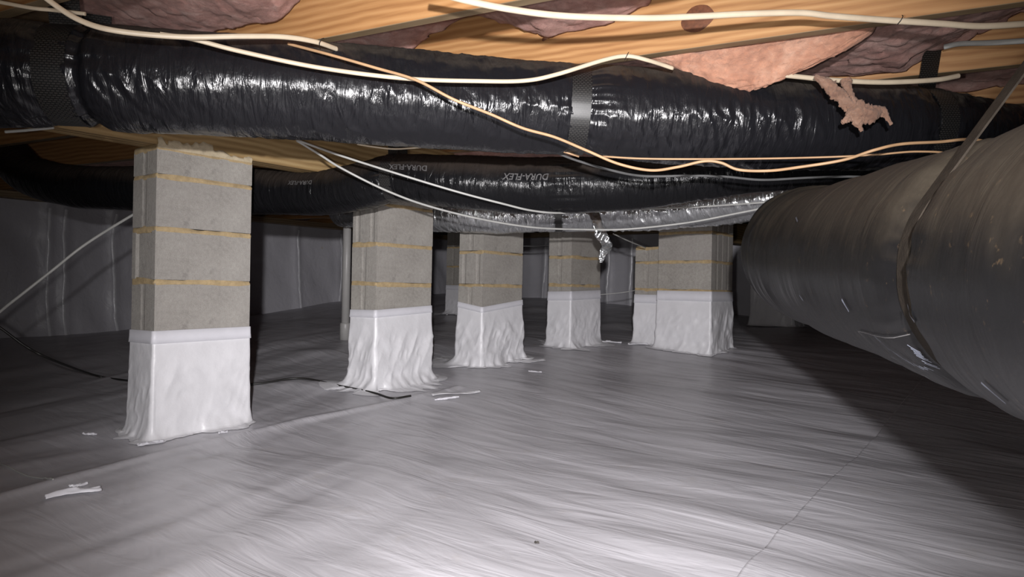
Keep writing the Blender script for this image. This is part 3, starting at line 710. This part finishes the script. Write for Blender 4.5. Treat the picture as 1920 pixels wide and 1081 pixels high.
# --- middle duct
D3 = Duct([P(-60, 255, 4.5), P(8, 285, 4.25), P(60, 330, 3.95), P(150, 350, 3.72), P(250, 352, 3.6), P(480, 357, 3.42), P(600, 361, 3.28), P(690, 347, 3.16), P(745, 333, 3.1), P(850, 341, 3.02), P(1000, 348, 3.0), P(1200, 342, 2.95), P(1300, 332, 2.92), P(1400, 323, 2.9), P(1560, 312, 2.9), P(1700, 310, 3.0)],
          [.10, .11, .112, .112, .112, .112, .104, .108, .103, .117, .119, .112, .100, .085, .08, .08], ds=0.0050, na=120, pinch=[(738, 0.10, 0.02), (1060, .03, .03)])
crinkle(D3, 0.0024, 36, 1.3, 0.3, 15, coarse=0.004)
d3 = tag(link('flex_duct', D3.mesh('flex_duct'), None, M['black_film_mid']), 'middle black flexible duct with printed grey lettering, passing behind the nearest pier', 'duct')
def ang(duct, s0, py):               # angle on the camera side where the surface shows at pixel row py
    a = np.linspace(0.05, math.pi - 0.05, 120); p = duct.surf(np.full(120, s0), a) - np.array(CAM)
    y = H / 2 - F * (p @ np.array(up)) / (p @ np.array(fw)); return a[np.abs(y - py).argmin()]
for (px, py, sz, mt, sh) in ((990, 331, 0.037, 'ink', 0.25), (783, 313, 0.033, 'ink', -0.2), (590, 342, 0.026, 'ink', 0)):
    s_ = D3.at_px(px); place_text(D3, 'DURA-FLEX', s_, ang(D3, s_, py), sz, M[mt], d3, shear=sh)
# --- silver duct
D4 = Duct([P(640, 396, 4.9), P(740, 402, 4.4), P(830, 400, 4.08), P(920, 402, 4.0), P(1045, 399, 3.98), P(1150, 397, 3.92), P(1250, 392, 3.8), P(1350, 381, 3.62), P(1440, 370, 3.45), P(1560, 352, 3.3), P(1700, 340, 3.2)],
          [.10, .105, .105, .108, .104, .108, .110, .112, .112, .11, .11], ds=0.0048, na=110, pinch=[(1050, 0.10, 0.03)])
crinkle(D4, 0.0060, 36, 2.2, 0.3, 25, coarse=0.005)
d4 = tag(link('flex_duct', D4.mesh('flex_duct'), None, M['silver_film']), 'silver foil flexible duct below and behind the middle black duct', 'duct')
# --- large dusty trunk duct on the right
def R3(x, y, z): return Vector((x, y, CAMZ + z))
D2 = Duct([R3(.472, -.6, -.05), R3(.575, 0, -.017), R3(.66, .5, .012), R3(.737, .95, .037), R3(.814, 1.4, .063), R3(.891, 1.85, .090), R3(.951, 2.2, .125), R3(1.04, 2.46, .155), R3(1.24, 2.70, .165), R3(1.6, 2.85, .17), R3(2.4, 2.9, .17)],
          [.20, .20, .20, .20, .20, .20, .203, .205, .20, .20, .20], ds=0.0050, na=190, pinch=[])
D2.pinch = [(float(D2.s[np.abs(D2.C[:, 1] - 0.96).argmin()]), 0.13, 0.045)]
crinkle(D2, 0.0022, 22, 0.9, -0.5, 35, pin=0.5, coarse=0.005)
_d = D2.disp
bend = [float(D2.s[np.abs(D2.C[:, 1] - y).argmin()]) for y in (1.7, 2.3)]
def d2disp(S, A):                    # gathers at the elbow
    k = sstep(bend[0] - .1, bend[1], S)
    return _d(S, A) + k * 0.007 * ridge(S * 13 + 0.3 * np.sin(A), np.cos(A) * .8, np.sin(A) * .8 + 3)
D2.disp = d2disp
d2 = tag(link('flex_duct', D2.mesh('flex_duct'), None, M['black_film_dusty']), 'very large dusty black trunk duct coming forward along the right side', 'duct')

# pale printed label box and dashes on the big trunk duct
_near = {}
def near_surface(duct, px, py):      # (s, angle) of the surface point seen at a pixel
    if duct not in _near:
        k = duct.C[:, 1] > 0.3; S, A = np.meshgrid(duct.s[k], np.linspace(-math.pi, math.pi, 400), indexing='ij')
        p = duct.surf(S, A) - np.array(CAM); dz = p @ np.array(fw)
        _near[duct] = (S.ravel(), A.ravel(), (W / 2 + F * (p @ np.array(rt)) / dz).ravel(), (H / 2 - F * (p @ np.array(up)) / dz).ravel(), dz.ravel())
    S, A, x, y, dz = _near[duct]; c = (x - px) ** 2 + (y - py) ** 2
    ok = np.where(c < max(c.min() * 1.5, 16))[0]; i = ok[dz[ok].argmin()]; ok = ok[dz[ok] < dz[i] + 0.04]; i = ok[c[ok].argmin()]
    return S[i], A[i]
def stroke_mesh(duct, segs, w):
    v, f = [], []
    for (s0, a0), (s1, a1) in segs:
        n = 8; t = np.linspace(0, 1, n); S = s0 + (s1 - s0) * t; A = a0 + (a1 - a0) * t; r = float(np.interp(s0, duct.s, duct.R))
        ds, da = s1 - s0, (a1 - a0) * r; L = math.hypot(ds, da) or 1; nx, na_ = -da / L * w / 2, ds / L * w / 2 / r
        b = len(v); p0 = duct.surf(S + nx, A + na_, 0.003); p1 = duct.surf(S - nx, A - na_, 0.003)
        for q in range(n): v += [p0[q], p1[q]]
        for q in range(n - 1): f.append([b + 2 * q, b + 2 * q + 1, b + 2 * q + 3, b + 2 * q + 2])
    return np_mesh('printed_marks', np.array(v), np.array(f))
c0 = near_surface(D2, 1612, 618); c1 = near_surface(D2, 1712, 622); c2 = near_surface(D2, 1655, 658)
segs = [(c0, c1), (c0, c2), (c2, near_surface(D2, 1700, 690))]
link('printed_outline', stroke_mesh(D2, segs, 0.0016), d2, M['ink'])
def rowmarks(p0, p1, n, h, w, mt, lean=0.3):
    a = near_surface(D2, *p0); b = near_surface(D2, *p1); out = []; r = 0.2
    for k in range(n):
        if k % 7 == 5: continue
        t = k / (n - 1); s_ = a[0] + (b[0] - a[0]) * t; q = a[1] + (b[1] - a[1]) * t
        hh = h * (0.7 + 0.5 * random.random()); out.append(((s_ - hh * lean, q - hh / r / 2), (s_ + hh * lean, q + hh / r / 2)))
    link('printed_lines', stroke_mesh(D2, out, w), d2, mt)['kind'] = 'stuff'
rowmarks((1645, 630), (1742, 688), 16, 0.012, 0.0013, M['ink_pale'])
rowmarks((1655, 655), (1740, 703), 24, 0.006, 0.0011, M['ink'])
rowmarks((1715, 652), (1750, 682), 8, 0.016, 0.0016, M['ink_pale'])
for a, b, w in (((1582, 560), (1594, 583), 0.006), ((1706, 570), (1719, 602), 0.0085), ((1845, 715), (1890, 752), 0.006), ((1500, 552), (1508, 562), .004), ((1494, 408), (1497, 416), .004)):
    link('printed_dash', stroke_mesh(D2, [(near_surface(D2, *a), near_surface(D2, *b))], w), d2, M['ink_pale'])

# ------------------------------------------------------------ straps
def ceil_pt(px, py): 
    r = ray(px, py); k = (JB - CAMZ) / r.z; return CAM + r * k
s1 = D1.at_px(70)
def up_end(duct, s0, side, dz=0.3, dx=0.0):
    c = np.array([np.interp(s0, duct.s, duct.C[:, k]) for k in range(3)]); R = float(np.interp(s0, duct.s, duct.R))
    return [c[0] + dx, c[1] + side * R * 0.8, JB + 0.06]
strap('hanging_strap', D1, D1.at_px(134), 0.25, math.pi + 1.4, 0.085, 'black webbing strap holding the large upper duct at the far left', ends=((-0.03, 0.14), up_end(D1, D1.at_px(134), 1)))
strap('hanging_strap', D1, D1.at_px(1080), 0.35, math.pi + 1.2, 0.062, 'shiny black webbing strap round the middle of the large upper duct', ends=(None, up_end(D1, D1.at_px(1080), 1)))
strap('hanging_strap', D1, D1.at_px(1724), 0.3, math.pi + 0.3, 0.072, 'black webbing strap round the right end of the large upper duct', ends=((-0.03, 0.12), None))
strap('hanging_strap', D2, D2.pinch[0][0], 2.6, 5.25, 0.036, 'dusty strap slanting from the joists down round the large trunk duct', ends=(None, (0.97, 0.88, JB)), mtl='webbing_dusty')
strap('hanging_strap', D3, D3.at_px(742), 0.2, math.pi + 1, 0.05, 'thin black strap lifting the middle black duct above the second pier', ends=((-0.01, 0.16), up_end(D3, D3.at_px(742), 1)))
strap('hanging_strap', D4, D4.at_px(1048), 0.3, math.pi + 1, 0.038, 'black strap pinching the silver foil duct', ends=(None, up_end(D4, D4.at_px(1048), 1)))

# ------------------------------------------------------------ cables
def cable(pts, r, m, label, flat=1.0, name='cable', cat='cable', group=None, na=10):
    C, L = catmull([tuple(p) for p in pts], max(12, int(24 * len(pts))))
    n = len(C); T = np.gradient(C, axis=0); T /= np.linalg.norm(T, axis=1)[:, None]
    upv = np.array([0, 0, 1.0]); A = upv - T * (T @ upv)[:, None]; A /= np.maximum(np.linalg.norm(A, axis=1), 1e-6)[:, None]; B = np.cross(T, A)
    a = np.linspace(0, 2 * math.pi, na, endpoint=False)
    v = C[:, None] + r * flat * np.cos(a)[None, :, None] * A[:, None] + r * np.sin(a)[None, :, None] * B[:, None]
    v = v.reshape(-1, 3); f = grid_faces(n, na, cv=True)
    me = np_mesh(name, v, f); bm = bmesh.new(); bm.from_mesh(me); bm.verts.ensure_lookup_table()
    for b0 in (0, (n - 1) * na): bm.faces.new([bm.verts[b0 + k] for k in range(na)])
    bmesh.ops.recalc_face_normals(bm, faces=bm.faces[:]); bm.to_mesh(me); bm.free()
    return tag(link(name, me, None, m), label, cat, group)
def px(*t): return [P(*q) for q in t]
cable(px((20, -60, 1.55), (88, -2, 1.62), (150, 38, 1.68), (220, 58, 1.74), (340, 69, 1.80), (450, 68, 1.86), (530, 69, 1.92), (590, 78, 1.98), (632, 92, 2.06)), 0.0048, M['cable_white'], 'cream cable sweeping from the top left corner along the upper edge of the big duct', 1.5)
cable(px((300, 64, 1.80), (360, 73, 1.84), (450, 96, 1.88), (600, 127, 1.94), (760, 147, 1.98), (900, 152, 2.02), (985, 151, 2.04), (1045, 139, 2.05), (1130, 113, 2.06), (1175, 105, 2.07), (1215, 113, 2.08), (1262, 128, 2.12)), 0.0045, M['cable_white'], 'cream cable drooping across the front of the large upper duct up to the peach insulation', 1.4)
cable(px((800, -20, 1.62), (870, 0, 1.66), (960, 18, 1.70), (1060, 30, 1.74), (1200, 34, 1.78), (1300, 31, 1.80), (1400, 26, 1.80), (1500, 24, 1.80), (1560, 30, 1.80), (1650, 37, 1.80), (1760, 44, 1.80), (1840, 49, 1.80), (1930, 44, 1.80), (2000, 40, 1.8)), 0.0065, M['cable_white'], 'thick cream cable strung across the joists at the top right of the view', 1.3)
cable(px((1770, 88, 2.27), (1800, 82, 2.24), (1860, 80, 2.18), (1930, 76, 2.10), (1990, 73, 2.05)), 0.0062, M['cable_cool'], 'short white cable on the face of the right joist', 1.4)
cable(px((1470, 141, 2.12), (1500, 144, 2.12), (1560, 150, 2.12), (1640, 154, 2.12), (1700, 153, 2.12), (1760, 149, 2.13), (1798, 142, 2.15)), 0.0065, M['cable_white'], 'white cable bowed just above the tuft of insulation at right', 1.2)
cable(px((540, 82, 2.03), (620, 103, 1.98), (700, 126, 1.97), (780, 150, 1.95), (850, 186, 1.95), (920, 214, 1.98), (980, 240, 2.0), (1040, 257, 2.02), (1100, 282, 2.04), (1160, 307, 2.05), (1220, 319, 2.05), (1270, 313, 2.05), (1320, 302, 2.04), (1352, 305, 2.03), (1385, 318, 2.02), (1440, 320, 2.0), (1500, 313, 1.95), (1580, 300, 1.9), (1640, 281, 1.85), (1690, 270, 1.86), (1760, 266, 1.88), (1830, 262, 1.9), (1900, 285, 1.95), (1960, 330, 2.0)), 0.0042, M['cable_tan'], 'thin tan cable snaking down across the large upper duct to the trunk duct', 1.0)
cable(px((1130, 293, 2.22), (1200, 297, 2.18), (1300, 298, 2.15), (1440, 297, 2.12), (1560, 294, 2.08), (1640, 290, 2.02), (1720, 284, 2.0), (1790, 290, 2.0), (1850, 320, 2.0)), 0.0030, M['cable_tan'], 'straight tan cable running level just above the wavy tan one')
cable(px((1030, 280, 2.35), (1080, 300, 2.4), (1150, 320, 2.45), (1210, 330, 2.5), (1300, 329, 2.5), (1360, 331, 2.5), (1430, 337, 2.5), (1520, 333, 2.5), (1620, 332, 2.5), (1700, 350, 2.5)), 0.0045, M['cable_grey'], 'dark grey cable under the tan cables at right')
cable(px((556, 262, 2.75), (640, 292, 2.74), (760, 330, 2.74), (860, 360, 2.76), (940, 381, 2.8), (1000, 395, 2.88), (1060, 399, 3.0), (1150, 394, 3.3), (1300, 388, 3.4), (1450, 378, 3.2)), 0.0044, M['cable_cool'], 'upper of two white cables crossing in front of the middle black duct')
cable(px((556, 263, 2.78), (600, 290, 2.8), (640, 315, 2.8), (720, 355, 2.85), (800, 385, 2.95), (900, 410, 3.1), (1000, 426, 3.25), (1100, 430, 3.4), (1180, 429, 3.4), (1290, 417, 3.3), (1380, 400, 3.2), (1450, 386, 3.1)), 0.0046, M['cable_cool'], 'lower of two white cables, sagging in front of the silver foil duct')
cable(px((330, 358, 3.2), (245, 405, 3.05), (160, 458, 2.9), (100, 505, 2.85), (40, 552, 2.8), (0, 584, 2.78), (-60, 640, 2.75)), 0.0058, M['cable_cool'], 'pale cable slanting down to the left edge from behind the nearest pier')
def on_floor(x, y, z=0.01):
    a = gp(x, y, z)
    for _ in range(4): a = gp(x, y, zsurf(*a))
    return a[0], a[1], zsurf(*a)
def floor_cable(pixels, r, m, label, lift=None, n=60):
    base = []
    pts = [on_floor(x, y) for x, y in pixels]; C, L = catmull([(p[0], p[1], 0) for p in pts], n)
    C[:, 2] = [zsurf(c[0], c[1]) + r * 0.8 for c in C]
    return cable([tuple(c) for c in C[::2]], r, m, label)
blk = [P(-50, 585, 2.9), P(0, 614, 2.95), P(50, 650, 3.0), P(100, 675, 3.1), (*on_floor(180, 707)[:2], on_floor(180, 707)[2] + .01)]
tail = [on_floor(x, y) for x, y in ((235, 716), (340, 726), (475, 733), (560, 733), (640, 731))]
tail2 = [on_floor(x, y) for x, y in ((700, 742), (735, 749), (770, 756))]
cable([tuple(p) for p in blk] + [(p[0], p[1], p[2] + .007) for p in tail + tail2], 0.0055, M['cable_black'], 'black cord on the liner, running behind the nearest pier to the second pier')
cable(px((670, 270, 2.45), (700, 275, 2.44), (740, 279, 2.44), (790, 276, 2.43)), 0.003, M['cable_white'], 'short bit of thin cream cable peeking under the large upper duct')
cable(px((1036, 278, 2.3), (1058, 284, 2.3), (1086, 293, 2.3)), 0.004, M['cable_tan'], 'short tan cable end below the middle strap')
cable(px((1150, 438, 4.3), (1180, 452, 4.5), (1210, 464, 4.9)), 0.004, M['cable_cool'], 'thin pale cable sloping under the silver duct to the low slender pier')
cable(px((1120, 552, 5.3), (1150, 550, 5.3), (1180, 546, 5.3), (1212, 540, 5.4)), 0.003, M['cable_cool'], 'thin pale wire between the fourth pier and the low slender pier')
cable(px((975, 461, 6), (1010, 461, 6), (1045, 457, 6)), 0.004, M['cable_grey'], 'grey wire in the dark gap between third and fourth piers')
cable(px((-60, -6, 1.75), (0, 4, 1.75), (60, 15, 1.76), (100, 19, 1.77), (160, 26, 1.78)), 0.005, M['cable_white'], 'short cream cable passing behind the leftmost strap')
cable(px((10, 247, 2.35), (50, 244, 2.35), (100, 239, 2.35)), 0.005, M['cable_cool'], 'short white cable under the far left end of the large upper duct')
floor_cable([(-30, 858), (0, 870), (40, 888), (70, 896), (102, 901)], 0.0022, M['cable_cool'], 'thin pale string curled on the liner at the lower left')
# wire staples holding the thick cable
for (x, y, d, lb) in ((1687, 38, 1.795, 'small wire staple over the thick cream cable at top right'), (1175, 106, 2.065, 'small wire staple at the crest of the drooping cream cable'), (603, 80, 1.985, 'small wire staple near the right end of the corner cable')):
    c = P(x, y, d); cable([c + Vector((-.006, 0, -.011)), c + Vector((-.003, -.011, -.004)), c + Vector((.002, -.011, .006)), c + Vector((.006, 0, .013))], 0.0012, M['cable_black'], lb, name='cable_staple', cat='staple')

# ------------------------------------------------------------ foil strip, tuft, debris
def ribbon(C, Wv, name, m, label, cat, crease=0.004, rows=9, thick=True, seed=1, parent=None):
    C = np.array(C); Wv = np.array(Wv); n = 70
    t0 = np.linspace(0, 1, len(C)); t = np.linspace(0, 1, n)
    Cc = np.stack([np.interp(t, t0, C[:, k]) for k in range(3)], 1); Ww = np.stack([np.interp(t, t0, Wv[:, k]) for k in range(3)], 1)
    for _ in range(6): Cc[1:-1] = (Cc[:-2] + Cc[1:-1] * 2 + Cc[2:]) / 4; Ww[1:-1] = (Ww[:-2] + 2 * Ww[1:-1] + Ww[2:]) / 4
    T = np.gradient(Cc, axis=0); Nn = np.cross(T, Ww); Nn /= np.maximum(np.linalg.norm(Nn, axis=1), 1e-9)[:, None]
    q = np.linspace(-0.5, 0.5, rows); v = []
    for side in (1, -1):
        for j in q:
            d = crease * ridge(t * 14 + j * 3, j * 3, seed) + 0.0006 * side
            v.append(Cc + Ww * j + Nn * d[:, None])
    # closed loop over both faces
    V_ = v[:rows] + v[rows:][::-1]
    me = np_mesh(name, np.stack(V_, 1).reshape(-1, 3), grid_faces(n, rows * 2, cv=True))
    o = link(name, me, parent, m); return tag(o, label, cat)
k = 3.66 / F
ribbon([P(1112, 398, 3.80), P(1120, 420, 3.70), P(1128, 442, 3.68), P(1138, 462, 3.68), P(1130, 480, 3.68), P(1127, 492, 3.68)],
       [(22 * k, .01, 0), (20 * k, .05, .01), (24 * k, -.03, .0), (24 * k, .05, -.01), (14 * k, -.02, 0.02), (5 * k, 0.0, 0)], 'foil_tape_strip', M['silver_film'], 'crumpled strip of foil tape dangling from the silver duct', 'tape', 0.010)
def tube_blob(paths, m, name, label, cat, seed=3):
    V_, F_ = [], []; off = 0
    for pts, rad in paths:
        C, L = catmull([tuple(p) for p in pts], 46); n = len(C); na = 28; R = np.interp(np.linspace(0, 1, n), np.linspace(0, 1, len(rad)), rad)
        T = np.gradient(C, axis=0); T /= np.linalg.norm(T, axis=1)[:, None]; A = np.cross(T, [0, 1, 0.0]); A /= np.maximum(np.linalg.norm(A, axis=1), 1e-6)[:, None]; B = np.cross(T, A)
        a = np.linspace(0, 2 * math.pi, na, endpoint=False); d = A[:, None] * np.cos(a)[None, :, None] + B[:, None] * np.sin(a)[None, :, None] * 0.7
        base = C[:, None] + d * R[:, None, None]
        nz = fbm(base[..., 0] * 45, base[..., 1] * 45, base[..., 2] * 45 + seed, 4) + 0.4 * vnoise(base[..., 0] * 260, base[..., 1] * 260, base[..., 2] * 260)
        v = C[:, None] + d * (R[:, None] * (1 + 0.75 * nz))[..., None]
        V_.append(v.reshape(-1, 3)); F_.append(grid_faces(n, na, cv=True) + off); off += n * na
    return tag(link(name, np_mesh(name, np.concatenate(V_), np.concatenate(F_)), None, m), label, cat)
tube_blob([(px((1528, 142, 2.06), (1560, 165, 2.05), (1585, 192, 2.04), (1600, 208, 2.03)), [.006, .020, .017, .016]),
           (px((1585, 148, 2.06), (1594, 175, 2.05), (1604, 205, 2.03)), [.014, .010, .012]),
           (px((1596, 198, 2.03), (1605, 225, 2.02), (1616, 246, 2.02)), [.018, .018, .005]),
           (px((1600, 205, 2.03), (1630, 212, 2.02), (1655, 210, 2.02), (1671, 234, 2.02)), [.026, .026, .014, .005]),
           (px((1605, 215, 2.03), (1588, 224, 2.02), (1578, 230, 2.02)), [.018, .014, .006])],
          M['insul_tuft'], 'insulation_tuft', 'ragged tuft of pink insulation dangling in front of the large upper duct', 'insulation')

# loose scraps of tape and liner round the pier feet
def scrap(x, y, w, l, rz, label, m=None, seed=0, hgt=0.006, group=None, name='liner_scrap'):
    bx, by, bz = on_floor(x, y); nu, nv_ = 26, 12; a = np.linspace(-.5, .5, nu); b = np.linspace(-.5, .5, nv_); A, B = np.meshgrid(a, b, indexing='ij')
    wv = 1 + 0.35 * vnoise(A * 5, B * 2, seed)
    lx = A * l; ly = B * w * wv * (1 - 1.2 * A ** 2) + 0.25 * w * np.sin(A * 6 + seed)
    X_ = bx + lx * math.cos(rz) - ly * math.sin(rz); Y_ = by + lx * math.sin(rz) + ly * math.cos(rz)
    Z_ = from_grid(X_, Y_) + 0.004 + hgt * (0.6 + 0.6 * ridge(A * 4, B * 3, seed)) * (1 - (2 * B) ** 2 * 0.8)
    top = np.stack([X_, Y_, Z_], -1).reshape(-1, 3); bot = top - np.array([0, 0, 0.0015])
    f = np.concatenate([grid_faces(nu, nv_), grid_faces(nu, nv_)[:, ::-1] + nu * nv_])
    rim = [i * nv_ for i in range(nu)] + [(nu - 1) * nv_ + j for j in range(1, nv_)] + [i * nv_ + nv_ - 1 for i in range(nu - 2, -1, -1)] + [j for j in range(nv_ - 2, 0, -1)]
    rim = np.array(rim); r2 = np.roll(rim, -1); f = np.concatenate([f, np.stack([r2, rim, rim + nu * nv_, r2 + nu * nv_], -1)])
    return tag(link(name, np_mesh(name, np.concatenate([top, bot]), f), None, m or M['tape']), label, 'scrap', group)
scrap(137, 927, 0.030, 0.135, 0.75, 'crumpled white scrap of liner lying alone at the lower left', seed=2, hgt=0.014)
scrap(148, 912, 0.014, 0.05, 0.9, 'tiny white scrap just beyond the crumpled one at the lower left', seed=5, hgt=0.006)
scrap(168, 815, 0.012, 0.05, 0.2, 'small white scrap left of the foot of the nearest pier', seed=6)
scrap(282, 833, 0.018, 0.09, 0.7, 'curled white scrap in front of the foot of the nearest pier', seed=7, hgt=0.008)
scrap(418, 812, 0.016, 0.035, 0.5, 'small white scrap at the front right of the nearest pier', seed=8)
scrap(855, 738, 0.05, 0.26, 0.45, 'flat tongue of white liner at the right foot of the second pier', seed=9, m=M['wrap'])
scrap(838, 757, 0.012, 0.12, 0.3, 'thin sliver of white tape beyond the tip of the black cord', seed=10)
scrap(985, 689, 0.06, 0.26, 0.1, 'flat tongue of white liner at the right foot of the third pier', seed=11, m=M['wrap'])
scrap(1003, 703, 0.014, 0.08, -0.2, 'thin sliver of tape on the liner before the third pier', seed=12)
scrap(1140, 668, 0.03, 0.20, -0.3, 'shiny crease of loose tape between the fourth and the wide pier', seed=13, m=M['tape_shiny'], hgt=0.012)
scrap(1195, 671, 0.02, 0.16, 0.3, 'shiny loose tape before the low slender pier', seed=14, m=M['tape_shiny'], hgt=0.01)
scrap(1006, 1020, 0.009, 0.010, 0.5, 'tiny dark crumb on the liner at the bottom of the view', M['debris'], seed=15, name='dirt_crumb', hgt=0.004)
